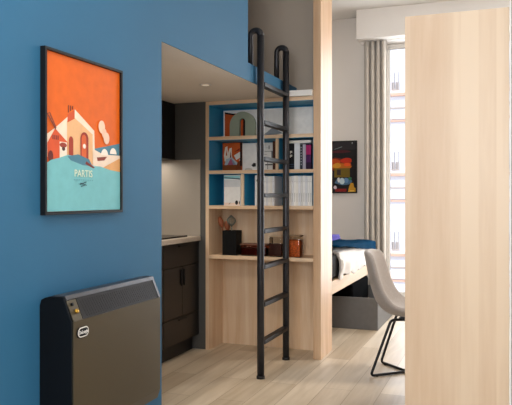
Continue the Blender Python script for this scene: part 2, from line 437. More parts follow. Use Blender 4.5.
# ------------------------------------------------------------------ kitchen in the alcove
def cabinet(y0, label):
    t = thing('base_cabinet', label, 'cabinet', (-2.65, y0+.3, 0), 'base cabinets of the kitchenette')
    y1 = y0+.598; FX = -2.35
    MB().box(-2.94, FX-.021, y0, y1, .12, .891, cabinet_dark).build('carcass', t)
    MB().box(-2.90, FX-.06, y0, y1, 0, .119, plinth_m).build('plinth', t)
    def front(name, a, b, z0, z1, hy=None, hz=None, vert=False):
        o = MB().box(FX-.02, FX, a+.002, b-.002, z0, z1, cabinet_dark, .0015).build(name, t)
        h = MB()
        if vert: h.box(FX+.0005, FX+.011, hy, hy+.012, hz, hz+.13, black_metal, .003)
        else: h.box(FX+.0005, FX+.011, hy-.07, hy+.07, hz, hz+.012, black_metal, .003)
        h.build('handle', o)
    m = (y0+y1)/2
    front('drawer', y0, y1, .715, .888, m, .863)
    front('door', y0, m, .325, .710, m-.03, .56, True)
    front('door', m, y1, .325, .710, m+.018, .56, True)
    front('drawer', y0, y1, .125, .320, m, .296)
    return t
cabinet(4.322, 'dark brown kitchen base cabinet against the grey end wall beside the bookcase')
cabinet(3.722, 'dark brown kitchen base cabinet, second from the grey end wall of the alcove')
cabinet(3.122, 'dark brown kitchen base cabinet at the near end of the alcove behind the blue wall')
wt = MB().box(-2.949, -2.335, 2.95, 4.923, .893, .930, worktop_m, .003).build('worktop')
tag(rebase(wt, (-2.64, 3.94, .893)), 'pale beige worktop running along the dark base cabinets in the alcove', 'worktop')
t = thing('hob', 'black glass hob set on the beige worktop of the alcove kitchen', 'hob', (-2.64, 4.49, .9305))
MB().box(-2.88, -2.385, 4.20, 4.78, .9305, .943, hob_m, .003).build('glass_top', t)
for x, y, q in ((-2.75, 4.34, .09), (-2.75, 4.64, .075), (-2.53, 4.34, .075), (-2.53, 4.64, .09)):
    MB().lathe((x, y, .9432), [(q, 0), (q, .0006), (q-.006, .0006), (q-.006, 0)], ink('55565a'), 28).build('cooking_zone', t)
t = thing('wall_cabinet', 'dark wall cupboard hung high in the alcove over the worktop', 'cabinet', (-2.76, 4.0, 1.56))
MB().box(-2.948, -2.592, 3.10, 4.925, 1.56, 2.028, cabinet_dark).build('carcass', t)
for k in range(3):
    y = 3.10+k*.6083
    o = MB().box(-2.591, -2.572, y+.002, y+.606, 1.562, 2.026, cabinet_dark, .0015).build('door', t)
    MB().box(-2.5715, -2.560, y+.24, y+.36, 1.567, 1.577, black_metal, .003).build('handle', o)
t = thing('under_cabinet_light', 'slim light strip fixed under the dark wall cupboard', 'light', (-2.70, 4.1, 1.545))
MB().box(-2.72, -2.68, 3.3, 4.88, 1.547, 1.5597, white_edge, .002).build('housing', t)
MB().box(-2.717, -2.683, 3.31, 4.87, 1.5445, 1.5465, lampglow).build('diffuser', t)
t = thing('downlight', 'small round downlight set in the cream ceiling over the alcove', 'light', (-1.945, 4.18, 2.026))
MB().lathe((-1.945, 4.18, 2.0305), [(.026, -.001), (.026, -.004), (.042, -.003), (.045, 0), (.026, 0)], white_edge).build('trim_ring', t)
MB().lathe((-1.945, 4.18, 2.0305), [(0, -.002), (.0255, -.002), (.0255, 0), (0, 0)], spotglow).build('lens', t)

# ------------------------------------------------------------------ bookcase
BX0, BX1, BY0, BY1 = -2.290, -1.380, 4.92, 5.205
t = thing('bookcase', 'pale wooden built-in bookcase with blue upper bays behind the ladder', 'bookcase', (-1.83, 5.06, 0))
MB().box(BX0, BX0+.028, BY0, BY1, 0, 2.028, maple).build('side_panel', t)
TZ0 = 2.000
MB().box(BX0+.0285, BX1, BY0, BY1, TZ0, 2.029, maple_x).build('top_panel', t)
SH = [(1.713, 1.741), (1.438, 1.466), (1.153, 1.181), (.748, .776)]
for a, b in SH: MB().box(BX0+.0285, BX1, BY0+.002, BY1-.001, a, b, maple_x, .001).build('shelf', t)
MB().box(BX0, BX1, BY1+.0005, BY1+.020, 0, 1.167, maple).build('back_panel', t)
o = MB().box(BX0, BX1, BY1+.0005, BY1+.020, 1.168, 2.028, inner_blue).build('back_panel', t); o['label'] = 'blue back panel'
for zz in (2.000, 1.713, 1.438):
    o = MB().box(BX0+.031, BX1-.003, BY0+.004, BY1-.001, zz-.0025, zz-.0005, inner_blue).build('underside_lining', t); o['label'] = 'blue underside lining'
for (a, b) in ((1.742, 1.999), (1.467, 1.712), (1.182, 1.437)):
    for q in (BX0+.0285, BX1-.0025):
        o = MB().box(q, q+.002, BY0+.004, BY1-.001, a, b, inner_blue).build('side_lining', t); o['label'] = 'blue side lining'
def divider(a, b, z0, z1):
    o = MB().box(a, b, BY0+.004, BY0+.024, z0, z1, maple).build('divider', t)
    i = MB().box(a+.001, b-.001, BY0+.0245, BY1-.001, z0, z1, inner_blue).build('divider_web', o); i['label'] = 'blue rear web'
divider(-1.687, -1.665, 1.467, 1.7095)
divider(-1.980, -1.958, 1.182, 1.4345)
o = MB().box(XB+.002, -1.381, BY0-.03, 5.226, 2.0305, 2.075, white_edge, .001)
o = o.build('cover_board', t); o['label'] = 'white capping board'
pt = MB().box(-1.378, -1.318, 4.92, 5.27, 0, CZ-.001, maple_post, .001).build('partition_panel')
tag(rebase(pt, (-1.348, 5.09, 0)), 'tall pale wooden upright panel running floor to ceiling beside the bookcase', 'panel')

# ------------------------------------------------------------------ things on the shelves
def art_layers(mb, y, polys, m0=None, step=.00012):
    for k, (pts, h) in enumerate(polys):
        mb.prism([(a, y-(k+1)*step, b) for a, b in pts], (0, -.0001, 0), ink(h, .45))
def rect(a, b, c, d): return [(a, c), (b, c), (b, d), (a, d)]
E1, E2, E3, E4 = [b+.0005 for a, b in SH]
# row 1: wide white canvas + arch
cv = MB(); cv.box(-2.236, -1.385, 5.165, 5.185, E1, 1.982, ink('eeebe7', .6))
art_layers(cv, 5.165, [
    (rect(-2.225, -2.058, E1+.002, 1.955), 'cf5a26'),
    ([(-2.225, 1.955), (-2.225, 1.970), (-2.07, 1.94), (-2.034, 1.90), (-2.034, E1+.002), (-2.058, E1+.002), (-2.058, 1.90), (-2.08, 1.93)], '251d1c'),
    ([(-1.90, 1.755), (-1.84, 1.79), (-1.79, 1.83), (-1.75, 1.80), (-1.70, 1.772), (-1.80, 1.766)], '8f979d'),
    ([(-1.88, 1.760), (-1.82, 1.775), (-1.72, 1.765)], '6f7a84')])
tag(rebase(cv.build('canvas_print'), (-1.81, 5.175, E1)), 'wide white canvas print filling the top bay of the bookcase, orange at its left end', 'picture')
ar = MB(); oc, orr, ir = -2.046, .114, .026
def archpts(r, base, top, n=18):
    return [(oc-r, base)] + [(oc+r*math.cos(PI-PI*k/n), top+r*math.sin(PI-PI*k/n)) for k in range(n+1)] + [(oc+r, base)]
ou = archpts(orr, E1, 1.848); inn = archpts(ir, E1, 1.880)
tb = bmesh.new()
A = [[tb.verts.new((x, y, z)) for x, z in ou] for y in (5.118, 5.150)]
Bq = [[tb.verts.new((x, y, z)) for x, z in inn] for y in (5.118, 5.150)]
for i in range(len(ou)-1):
    tb.faces.new([A[0][i], A[0][i+1], Bq[0][i+1], Bq[0][i]]); tb.faces.new([A[1][i], Bq[1][i], Bq[1][i+1], A[1][i+1]])
    tb.faces.new([A[0][i], A[1][i], A[1][i+1], A[0][i+1]]); tb.faces.new([Bq[0][i], Bq[0][i+1], Bq[1][i+1], Bq[1][i]])
tb.faces.new([A[0][0], Bq[0][0], Bq[1][0], A[1][0]]); tb.faces.new([A[0][-1], A[1][-1], Bq[1][-1], Bq[0][-1]])
bmesh.ops.bevel(tb, geom=[e for e in tb.edges if abs(e.calc_face_angle(0)) > 1.2], offset=.006, segments=3, profile=.5, affect='EDGES')
ar.take(tb, mat('sage_ceramic', '98a08b', .6, noise=((8, 8, 8), .05)), False)
tag(rebase(ar.build('arch_ornament'), (oc, 5.134, E1)), 'sage green arch ornament standing on the top shelf of the bookcase', 'ornament')
# row 2 left: illustrated orange book + white book + sketch print
def front_book(name, x0, x1, y0, y1, z0, z1, cover, label, cat='book', group=None, polys=()):
    t = thing(name, label, cat, ((x0+x1)/2, (y0+y1)/2, z0), group)
    c = MB(); c.box(x0, x1, y0, y0+.003, z0, z1, cover, .0005); c.box(x0, x1, y1-.003, y1, z0, z1, cover, .0005)
    c.box(x0, x0+.003, y0+.003, y1-.003, z0, z1, cover); art_layers(c, y0, polys); c.build('cover', t)
    MB().box(x0+.0032, x1-.004, y0+.0032, y1-.0032, z0+.003, z1-.003, ink('efe9dc', .8)).build('pages', t)
    return t
z = E2
front_book('picture_book', -2.234, -2.056, 5.14, 5.165, z, 1.706, ink('c95a28'), 'orange illustrated book with a pink peak, facing out in the second bay', polys=[
    (rect(-2.226, -2.074, z+.004, 1.70), 'd2602a'),
    ([(-2.222, 1.60), (-2.21, 1.67), (-2.19, 1.68), (-2.185, 1.62), (-2.17, 1.66), (-2.15, 1.665), (-2.15, 1.60), (-2.14, 1.56), (-2.215, 1.55)], 'efe0cf'),
    ([(-2.205, 1.60), (-2.198, 1.65), (-2.192, 1.60)], 'c9562a'), ([(-2.17, 1.56), (-2.16, 1.64), (-2.152, 1.57)], '7a3020'),
    ([(-2.13, 1.60), (-2.075, 1.63), (-2.075, 1.58), (-2.11, 1.56)], 'eae3da'), ([(-2.125, 1.63), (-2.078, 1.66), (-2.078, 1.64)], '8a2f1c'),
    ([(-2.222, 1.50), (-2.20, 1.57), (-2.15, 1.585), (-2.09, 1.53), (-2.075, 1.575), (-2.075, 1.50)], 'b9c6cc'),
    ([(-2.20, 1.502), (-2.158, 1.578), (-2.115, 1.502)], 'b3627c'), ([(-2.158, 1.578), (-2.13, 1.55), (-2.10, 1.502), (-2.13, 1.502)], '8d93a8'),
    (rect(-2.2335, -2.075, z+.001, 1.520), '8a4a22'), ([(-2.125, z+.001), (-2.095, 1.545), (-2.075, 1.555), (-2.06, 1.51), (-2.06, z+.001)], '7b3d1e'),
    (rect(-2.074, -2.0565, 1.51, 1.7055), '1d1716')])
front_book('white_book', -2.054, -1.93, 5.145, 5.165, z, 1.700, ink('efebe6'), 'plain white book facing out next to the orange illustrated book', polys=[
    ([(-1.975, 1.515), (-1.955, 1.535), (-1.935, 1.53), (-1.935, 1.505), (-1.96, 1.50)], '17171a'),
    (ell(-2.0, 1.480, .035, .012), 'c6bfb6')])
front_book('sketch_book', -1.90, -1.745, 5.15, 5.165, z, 1.700, ink('eae6e1'), 'white book with fine grey line drawing, facing out behind the ladder', polys=[
    (rect(-1.80, -1.775, 1.53, 1.63), '6f6f70'), (rect(-1.855, -1.79, 1.512, 1.522), '4b4a4a'), (rect(-1.835, -1.83, 1.48, 1.55), '77716c'),
    (rect(-1.86, -1.80, 1.625, 1.629), '8f8b86'), (rect(-1.85, -1.81, 1.655, 1.658), '9c9893'), (rect(-1.865, -1.84, 1.60, 1.603), '8f8b86'),
    (rect(-1.825, -1.815, 1.645, 1.675), 'a09c97')])
bk = front_book('brown_book', -1.730, -1.697, 4.98, 5.16, z, 1.695, ink('4b2b20'), 'slim dark brown book upright against the divider of the second bay')
# row 2 right: upright books and one lying on top
def upright(name, x0, x1, z0, z1, hexs, label, group, y0=4.965, y1=5.15, cat='book', polys=()):
    t = thing(name, label, cat, ((x0+x1)/2, (y0+y1)/2, z0), group)
    c = MB(); m = ink(hexs)
    c.box(x0, x0+.002, y0, y1, z0, z1, m); c.box(x1-.002, x1, y0, y1, z0, z1, m); c.box(x0+.002, x1-.002, y0, y0+.002, z0, z1, m)
    art_layers(c, y0, polys); c.build('cover', t)
    MB().box(x0+.0022, x1-.0022, y0+.0022, y1-.003, z0+.002, z1-.002, ink('e9e2d4', .8)).build('pages', t)
    return t
G2 = 'upright books in the right end of the second bay'
x = -1.622
def chars(x0, z0):
    o = []
    for cx, cz in ((0, .03), (.026, .03), (0, 0), (.026, 0)):
        a, b = x0+cx, z0+cz
        o += [(rect(a, a+.005, b, b+.022), 'eeeae6'), (rect(a, a+.016, b+.018, b+.022), 'eeeae6')]
        o += [(rect(a+.012, a+.017, b+.008, b+.022), 'eeeae6')] if cx else [(rect(a, a+.017, b, b+.004), 'eeeae6')]
        if cx: o += [(rect(a, a+.017, b+.008, b+.012), 'eeeae6')]
    return o
upright('black_book', -1.622, -1.546, z, 1.668, '121318', 'thick black book with white characters on its spine', G2, polys=chars(-1.606, 1.560) + [(rect(-1.62, -1.548, 1.503, 1.507), '3a4a66'), (rect(-1.62, -1.548, 1.485, 1.489), '3a4a66')])
upright('white_spine_book', -1.544, -1.500, z, 1.672, 'c9ced4', 'pale grey white book between the black books in the second bay', G2)
upright('dotted_book', -1.498, -1.478, z, 1.660, '2a2c36', 'narrow dark book with pale dots down its spine', G2, polys=[(rect(-1.492, -1.486, 1.50+k*.022, 1.51+k*.022), 'b9bcc6') for k in range(7)])
upright('silver_book', -1.476, -1.452, z, 1.664, 'a9a6b4', 'thin silvery lilac book beside the magenta one', G2)
upright('magenta_book', -1.450, -1.408, z, 1.666, '2a1430', 'dark book with magenta upper spine at the right end of the second bay', G2, polys=[(rect(-1.449, -1.409, 1.58, 1.655), '9c1c5c'), (rect(-1.449, -1.409, 1.52, 1.575), '4a1a50')])
t = thing('flat_book', 'pale book lying flat across the tops of the upright books', 'book', (-1.515, 5.06, 1.6725))
MB().box(-1.62, -1.41, 4.97, 5.13, 1.6725, 1.6755, ink('c5ccd0')).build('cover', t)
MB().box(-1.616, -1.412, 4.973, 5.128, 1.6757, 1.692, ink('ddd8cf', .8)).build('pages', t)
MB().box(-1.62, -1.41, 4.97, 5.13, 1.6922, 1.695, ink('c5ccd0')).build('cover', t)
# row 3: white album facing out, magazines
z = E3
front_book('photo_album', -2.141, -1.996, 4.955, 4.985, z, 1.428, ink('edebe8'), 'white album with a seascape and black round figure, facing out in the third bay', polys=[
    (rect(-2.140, -2.000, 1.395, 1.424), '8fc3c9'), ([(-2.140, 1.405), (-2.000, 1.390), (-2.000, 1.402), (-2.140, 1.412)], '4e6670'),
    (rect(-2.140, -2.000, 1.33, 1.39), 'c9ccd0'), (rect(-2.140, -2.000, 1.20, 1.332), 'e3e2e0'),
    ([(-2.140, E3+.003), (-2.140, 1.205), (-2.07, 1.202), (-2.000, 1.21), (-2.000, E3+.003)], 'e6cfc0'),
    (ell(-2.030, 1.205, .013, .018), '0d0d10'), (ell(-2.0045, 1.205, .004, .014), '0d0d10'),
    ([(-2.10, 1.19), (-2.085, 1.205), (-2.083, 1.203), (-2.097, 1.188)], '54463f')])
G3 = 'magazines standing in the third bay'
t0 = upright('magazine', 0, .017, 0, .235, 'd8d5d0', 'pale grey magazine standing among its like in the third bay', G3, y0=0, y1=.20, cat='magazine', polys=[(rect(.003, .014, .19, .192), 'a9a7a4'), (rect(.006, .010, .03, .10), 'b3b1af')])
kk = 0; tones = ['eceae6', 'dcdde1', 'ecebe9', 'd6d5d4', 'e2e4e9', 'e6e3dd']
base = Vector(t0.location)
def place_mag(x, dz, tone, label):
    global kk
    o = t0 if kk == 0 else copy_tree(t0)
    kk += 1
    o.location = base + Vector((x, 4.96, E3)); o['label'] = label
    return o
poss = [-1.797+k*.0178 for k in range(5)] + [-1.604+k*.0187 for k in range(11)]
ordn = ['first', 'second', 'third', 'fourth', 'fifth', 'sixth', 'seventh', 'eighth', 'ninth', 'tenth', 'eleventh']
for k, xx in enumerate(poss):
    lb = (ordn[k] + ' slim pale magazine from the left between the ladder stiles, third bay') if k < 5 else (ordn[k-5] + ' slim pale magazine from the left, right of the ladder in the third bay')
    place_mag(xx, 0, None, lb)
# give copies their own cover tones
mags = [o for o in COL.objects if o.name.startswith('magazine')]
for k, o in enumerate(mags):
    for ch in o.children:
        if ch.name.startswith('cover'):
            ch.data = ch.data.copy(); ch.data.materials[0] = ink(tones[(k*5+2) % 6])
            ch.scale.z = 1 - .02*((k*7) % 4)/3
front_book('dot_album', -1.885, -1.803, 4.99, 5.16, z, 1.425, ink('dddad6'), 'white book with a black dome emblem in the third bay beside the ladder', polys=[
    (ell(-1.855, 1.385, .016, .014, 12, 0, PI) + [(-1.873, 1.375), (-1.837, 1.375)], '0c0c0f')])
# row 4: utensil pot, dishes and jars
z = E4
t = thing('utensil_pot', 'square black pot holding kitchen utensils on the lowest shelf', 'pot', (-2.105, 5.0, z))
po = MB(); m = ink('050506', .6)
X0, X1, Y0, Y1, H = -2.156, -2.034, 4.955, 5.075, .200
po.box(X0, X1, Y0, Y1, z, z+.008, m); po.box(X0, X0+.006, Y0, Y1, z+.008, z+H, m); po.box(X1-.006, X1, Y0, Y1, z+.008, z+H, m)
po.box(X0+.006, X1-.006, Y0, Y0+.006, z+.008, z+H, m); po.box(X0+.006, X1-.006, Y1-.006, Y1, z+.008, z+H, m); po.build('body', t)
spm = wood('spoon_wood', '8a4a2c', 'a8623f', (20, 20, 2), .6)
def spoon(name, a, b, m, label, kind):
    a, b = Vector(a), Vector(b); d = (b-a)
    t = thing(name, label, 'utensil', a)
    MB().tube([a, a+d*.7], .005, m, 8).build('handle', t)
    h = MB()
    if kind == 'spoon':
        h.tube([a+d*(.70+.30*k/8) for k in range(9)], [.006+.018*math.sin(PI*(k+.5)/9) for k in range(9)], m, 14)
    else:
        c = a+d*.85; L = d.length*.15
        for j in range(6):
            ang = PI*j/6; q = d.normalized(); s1 = Vector((math.cos(ang), math.sin(ang), 0))
            h.tube([c - q*L + q*(2*L*k/12) + s1*(.036*math.sin(PI*k/12)) for k in range(13)] +
                   [c + q*L - q*(2*L*k/12) - s1*(.036*math.sin(PI*k/12)) for k in range(1, 12)], .0022, m, 6, True)
    h.build('bowl' if kind == 'spoon' else 'wire_head', t)
spoon('wooden_spoon', (-2.130, 5.03, z+.012), (-2.222, 5.045, z+.31), spm, 'reddish wooden spoon leaning left out of the black pot', 'spoon')
spoon('spatula', (-2.115, 5.055, z+.012), (-2.165, 5.058, z+.275), spm, 'short wooden spoon behind the whisk in the black pot', 'spoon')
spoon('whisk', (-2.09, 5.01, z+.012), (-2.105, 5.02, z+.325), mat('whisk_grey', '6f756c', .5, .2, noise=((30, 30, 30), .05)), 'grey balloon whisk standing in the black pot', 'whisk')
t = thing('glass_dish', 'low oblong glass dish of dark red food left of the jars', 'dish', (-1.885, 5.0, z))
g = MB(); g.box(-2.0, -1.775, 4.955, 5.075, z, z+.085, dish_glass, .012, 3); g.build('bowl', t)
MB().box(-1.992, -1.783, 4.963, 5.067, z+.006, z+.06, mat('red_food', '4a1a14', .7, noise=((60, 60, 60), .4)), .008, 3).build('contents', t)
o = MB().box(-2.003, -1.772, 4.952, 5.078, z+.0855, z+.096, ink('6e4a3a', .4), .004).build('lid', t)
def jar(name, x, w, hgt, fill, cont, label, lid):
    t = thing(name, label, 'jar', (x, 5.0, z), 'glass jars on the lowest shelf')
    MB().box(x-w/2, x+w/2, 5.0-w/2, 5.0+w/2, z, z+hgt, jar_glass, .012, 3).build('glass_body', t)
    MB().box(x-w/2+.004, x+w/2-.004, 5.0-w/2+.004, 5.0+w/2-.004, z+.004, z+fill, cont, .01, 3).build('contents', t)
    MB().box(x-w/2+.002, x+w/2-.002, 5.0-w/2+.002, 5.0+w/2-.002, z+hgt+.0005, z+hgt+.012, lid, .004).build('lid', t)
jar('storage_jar', -1.698, .108, .155, .10, mat('brown_beans', '4b2019', .8, noise=((120, 120, 120), .5)), 'square glass jar half filled with dark red beans, behind the ladder', ink('b9a48a', .4))
jar('storage_jar', -1.545, .105, .160, .135, mat('orange_pasta', 'c8601f', .7, noise=((110, 110, 110), .6)), 'square glass jar of orange pasta, right of the ladder', ink('8a7258', .4))

# ------------------------------------------------------------------ loft ladder
t = thing('loft_ladder', 'black metal loft ladder with hooked tops leaning at the sleeping deck', 'ladder', (-1.572, 4.55, 0))
LX = -1.572
for y in (4.274, 4.837):
    s = MB(); s.tube([(LX, y, .004), (LX, y, .8), (LX, y, 1.6), (LX, y, 2.361)], 0.0250, ladder_metal, 18); st = s.build('stile', t)
    hk = MB(); r = .038; cx = LX-r
    pts = [(LX, y, 2.362)] + [(cx+r*math.cos(PI*k/14), y, 2.362+r*math.sin(PI*k/14)*1.0) for k in range(1, 15)] + [(cx-r, y, 2.3), (cx-r, y, 2.152)]
    hk.tube(pts, [0.0250] + [0.0250-.0065*k/14 for k in range(1, 15)] + [.020, .020], ladder_metal, 16); hk.build('hook', t)
    ft = MB(); ft.lathe((LX, y, 0), [(0, 0), (.029, 0), (.029, .018), (.0272, .020), (.0272, .004), (0, .004)], plinth_m); ft.build('foot_cap', t)
for z in (.245, .505, .765, 1.012, 1.262, 1.515, 1.767, 2.030):
    MB().box(LX-.024, LX+.024, 4.274+.024, 4.837-.024, z-.015, z+.015, black_metal, .004).build('rung', t)

# ------------------------------------------------------------------ wardrobe
t = thing('wardrobe', 'tall pale wooden wardrobe end filling the right of the room', 'wardrobe', (-.2, 3.9, 0))
WY = 3.40; WA, WB, WH = -.472, .0215, 2.163
MB().box(WA, WB, WY, WY+.02, 0, WH, maple_w, .001).build('side_panel', t)
MB().box(WA+.02, WB-.001, WY+.0205, 4.38, .08, WH-.002, maple_w).build('carcass', t)
MB().box(WA+.05, WB-.03, WY+.03, 4.36, 0, .079, plinth_m).build('plinth', t)
for k in range(2):
    y = WY+.022+k*.48
    o = MB().box(WA, WA+.0195, y, y+.476, .085, WH-.003, maple_w, .001).build('door', t)
    MB().box(WA-.016, WA-.0005, y+(.44 if k == 0 else .025), y+(.452 if k == 0 else .037), .95, 1.15, black_metal, .003).build('handle', o)

# ------------------------------------------------------------------ chair
t = thing('sled_chair', 'beige upholstered shell chair on thin black sled legs beside the wardrobe', 'chair', (-.62, 4.82, 0))
CYc = 4.82
prof = [(-.958, .868), (-.950, .835), (-.938, .77), (-.925, .70), (-.908, .62), (-.885, .54), (-.852, .475), (-.80, .435), (-.73, .420), (-.64, .418), (-.55, .426), (-.48, .432), (-.43, .425), (-.41, .412)]
wid = [.168, .205, .212, .214, .214, .216, .214, .220, .224, .226, .224, .216, .195, .15]
wrapf = [.045, .066, .076, .082, .088, .095, .095, .07, .04, .016, .010, .006, .004, .002]
liftz = [-.012, -.003, 0, .004, .012, .03, .055, .065, .062, .055, .045, .03, .012, .002]
rows = []
for i, (px, pz) in enumerate(prof):
    r = []
    for j in range(17):
        v = -1+2*j/16; e = abs(v)**2.6
        r.append((px+.018+wrapf[i]*e, CYc+wid[i]*v, pz+liftz[i]*e))
    rows.append(r)
sh = MB().grid(rows, fabric_beige).build('seat_shell', t)
md = sh.modifiers.new('thick', 'SOLIDIFY'); md.thickness = .040; md.offset = 0
md = sh.modifiers.new('sub', 'SUBSURF'); md.levels = 2; md.render_levels = 2
def rounded(pts, r=.03, n=6):
    pts = [Vector(p) for p in pts]; out = [pts[0]]
    for a, b, c in zip(pts, pts[1:], pts[2:]):
        u = (a-b).normalized(); v = (c-b).normalized()
        for k in range(n+1):
            s = k/n; out.append((b+u*r)*(1-s)**2 + b*2*s*(1-s) + (b+v*r)*s**2)
    out.append(pts[-1]); return out
zf = .0105
for sgn in (-1, 1):
    yb = CYc+sgn*.205; yi = CYc+sgn*.14; yc = CYc+sgn*.018; yf = CYc+sgn*.20
    leg = MB()
    leg.tube(rounded([(-.64, CYc+sgn*.10, .388), (-.745, yi, .388), (-.868, yb-.045, zf), (-.665, yc-.045, zf), (-.40, yf, zf), (-.50, yi, .388), (-.61, CYc+sgn*.10, .388)]), .0095, black_metal, 10)
    leg.build('leg', t)
cp = MB()
cp.box(-.70, -.52, CYc-.12, CYc+.12, .384, .396, black_metal, .003); cp.build('seat_bracket', t)
for sx, sy in ((-.832, -.213), (-.832, .120), (-.44, -.165), (-.44, .165)):
    MB().lathe((sx, CYc+sy, 0), [(0, 0), (.010, 0), (.010, .004), (0, .004)], plinth_m, 12).build('glide', t)

# ------------------------------------------------------------------ bed
t = thing('bed', 'single bed with pale wooden side rail and dark mattress beyond the tall panel', 'bed', (-1.85, 6.25, 0))
bx0, bx1, by0, by1 = -2.40, -1.345, 5.30, 7.12
MB().box(bx1-.03, bx1, by0, by1, .435, .545, bedwood, .003).build('side_rail', t)
MB().box(bx0, bx0+.03, by0, by1, .435, .545, bedwood, .003).build('side_rail', t)
MB().box(bx0+.031, bx1-.031, by0, by0+.03, .435, .545, bedwood, .003).build('end_rail', t)
MB().box(bx0+.031, bx1-.031, by1-.03, by1, .435, .70, bedwood, .003).build('headboard', t)
MB().box(bx0+.031, bx1-.031, by0+.031, by1-.031, .50, .52, bedwood).build('slat_base', t)
for x, y in ((bx0+.03, by0+.04), (bx1-.09, by0+.04), (bx0+.03, by1-.10), (bx0+.44, by1-.10)):
    MB().box(x, x+.06, y, y+.06, 0, .434, bedwood, .003).build('leg', t)
MB().box(bx0+.04, bx1-.012, by0+.04, by1-.04, .548, .765, mattress_m, .04, 4).build('mattress', t)
# duvet, draped over the right-hand side
def nz(x, y, z=0.): return mnoise.noise(Vector((x, y, z)))
rows = []
for j in range(60):
    v = j/59; y = 5.56+1.48*v; r = []
    bottom = .535 + .03*nz(y*4, 1.3) + .012*math.sin(y*23)
    for i in range(40):
        u = i/39
        if u < .55:
            s = u/.55; x = -2.28+s*.93; zz = .800 -.02*v + .012*nz(x*5, y*5) + .008*nz(x*11, y*11, 3)
            if s > .88: zz -= .02*((s-.88)/.12)**2
        else:
            s = (u-.55)/.45; x = -1.335+.018*math.sin(PI*s)+.008*nz(y*7, s*3, 5)+.010*s*math.sin(y*19+1)
            zz = .780-.02*v + (bottom-.780+.02*v)*s
        e = min(v, 1-v)*59
        if e < 3 and u < .55: zz -= .012*(3-e)/3
        yy = y
        if j == 0: yy += .03*nz(u*6, 2)+.04*u
        r.append((x, yy, zz))
    rows.append(r)
dv = MB().grid(rows, duvet_m).build('duvet')
dv.modifiers.new('thick', 'SOLIDIFY').thickness = .028
dv.modifiers['thick'].offset = -1
md = dv.modifiers.new('sub', 'SUBSURF'); md.levels = 1; md.render_levels = 1
tag(rebase(dv, (-1.8, 6.3, .55)), 'white duvet spread on the bed and hanging over its near side', 'duvet')
rows = []
for j in range(50):
    v = j/49; y = 5.44+1.70*v; r = []
    drop = .012 + .10*max(0, v-.12) + .010*nz(y*6, 4)
    for i in range(26):
        u = i/25
        if u < .7:
            s = u/.7; x = -1.95+s*.632
            zz = .858 + .018*nz(x*6, y*5, 7) + .014*nz(x*13, y*9, 8) + .018*max(0, 1-v*1.9) - .02*max(0, v-.3)
        else:
            s = (u-.7)/.3; x = -1.300+.006*math.sin(y*15)+.004*s
            zz = (.853+.018*max(0, 1-v*1.9)- .02*max(0, v-.3)) - drop*s
        r.append((x, y, zz-.028-.03*v))
    rows.append(r)
bl = MB().grid(rows, navy).build('blanket')
bl.modifiers.new('thick', 'SOLIDIFY').thickness = .022
bl.modifiers['thick'].offset = -1
md = bl.modifiers.new('sub', 'SUBSURF'); md.levels = 1; md.render_levels = 1
tag(rebase(bl, (-1.6, 6.3, .8)), 'dark teal blanket lying along the edge of the white duvet', 'blanket')
fc = MB()
for k in range(3):
    fc.box(-1.72+.01*k, -1.375-.004*k, 5.52+.01*k, 5.82, .874+k*.014, .887+k*.014, purple, .006, 3)
tag(rebase(fc.build('folded_cloth'), (-1.55, 5.66, .874)), 'purple folded cloth on the blanket at the near end of the bed', 'cloth')
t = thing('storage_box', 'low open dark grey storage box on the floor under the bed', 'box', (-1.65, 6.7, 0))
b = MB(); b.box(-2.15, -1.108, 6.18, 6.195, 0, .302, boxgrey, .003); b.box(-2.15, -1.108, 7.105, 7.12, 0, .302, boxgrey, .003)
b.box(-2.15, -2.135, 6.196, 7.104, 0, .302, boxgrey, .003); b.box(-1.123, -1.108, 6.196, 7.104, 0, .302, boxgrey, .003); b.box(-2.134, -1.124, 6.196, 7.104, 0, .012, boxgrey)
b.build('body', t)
b = MB(); b.box(-2.13, -1.352, 6.21, 7.00, .0125, .42, mat('underbed_black', '050506', .95, spec=.02, noise=((9, 9, 9), .2)), .03, 3); b.build('contents', t)['label'] = 'black block added to keep the space under the bed dark'  # filler block added so the gap under the bed reads black
# ------------------------------------------------------------------ small art on the window wall
t = thing('wall_art', 'small dark picture with red and yellow glow on the far grey wall', 'picture', (-1.79, YW, 1.295))
a0, a1, b0, b1 = -2.01, -1.568, 1.293, 1.892
f = MB()
f.box(a0, a0+.012, YW-.028, YW-.001, b0, b1, frame_black); f.box(a1-.012, a1, YW-.028, YW-.001, b0, b1, frame_black)
f.box(a0+.012, a1-.012, YW-.028, YW-.001, b0, b0+.012, frame_black); f.box(a0+.012, a1-.012, YW-.028, YW-.001, b1-.012, b1, frame_black)
f.build('frame', t)
q = MB(); q.box(a0+.013, a1-.013, YW-.020, YW-.002, b0+.013, b1-.013, ink('1b1a1d', .4))
L0, L1 = a0+.015, a1-.015
def blob(cx, cz, rx, rz, seed, n=14):
    return [(cx+rx*math.cos(2*PI*k/n)*(1+.35*nz(seed, k*1.7)), cz+rz*math.sin(2*PI*k/n)*(1+.35*nz(seed+5, k*2.1))) for k in range(n)]
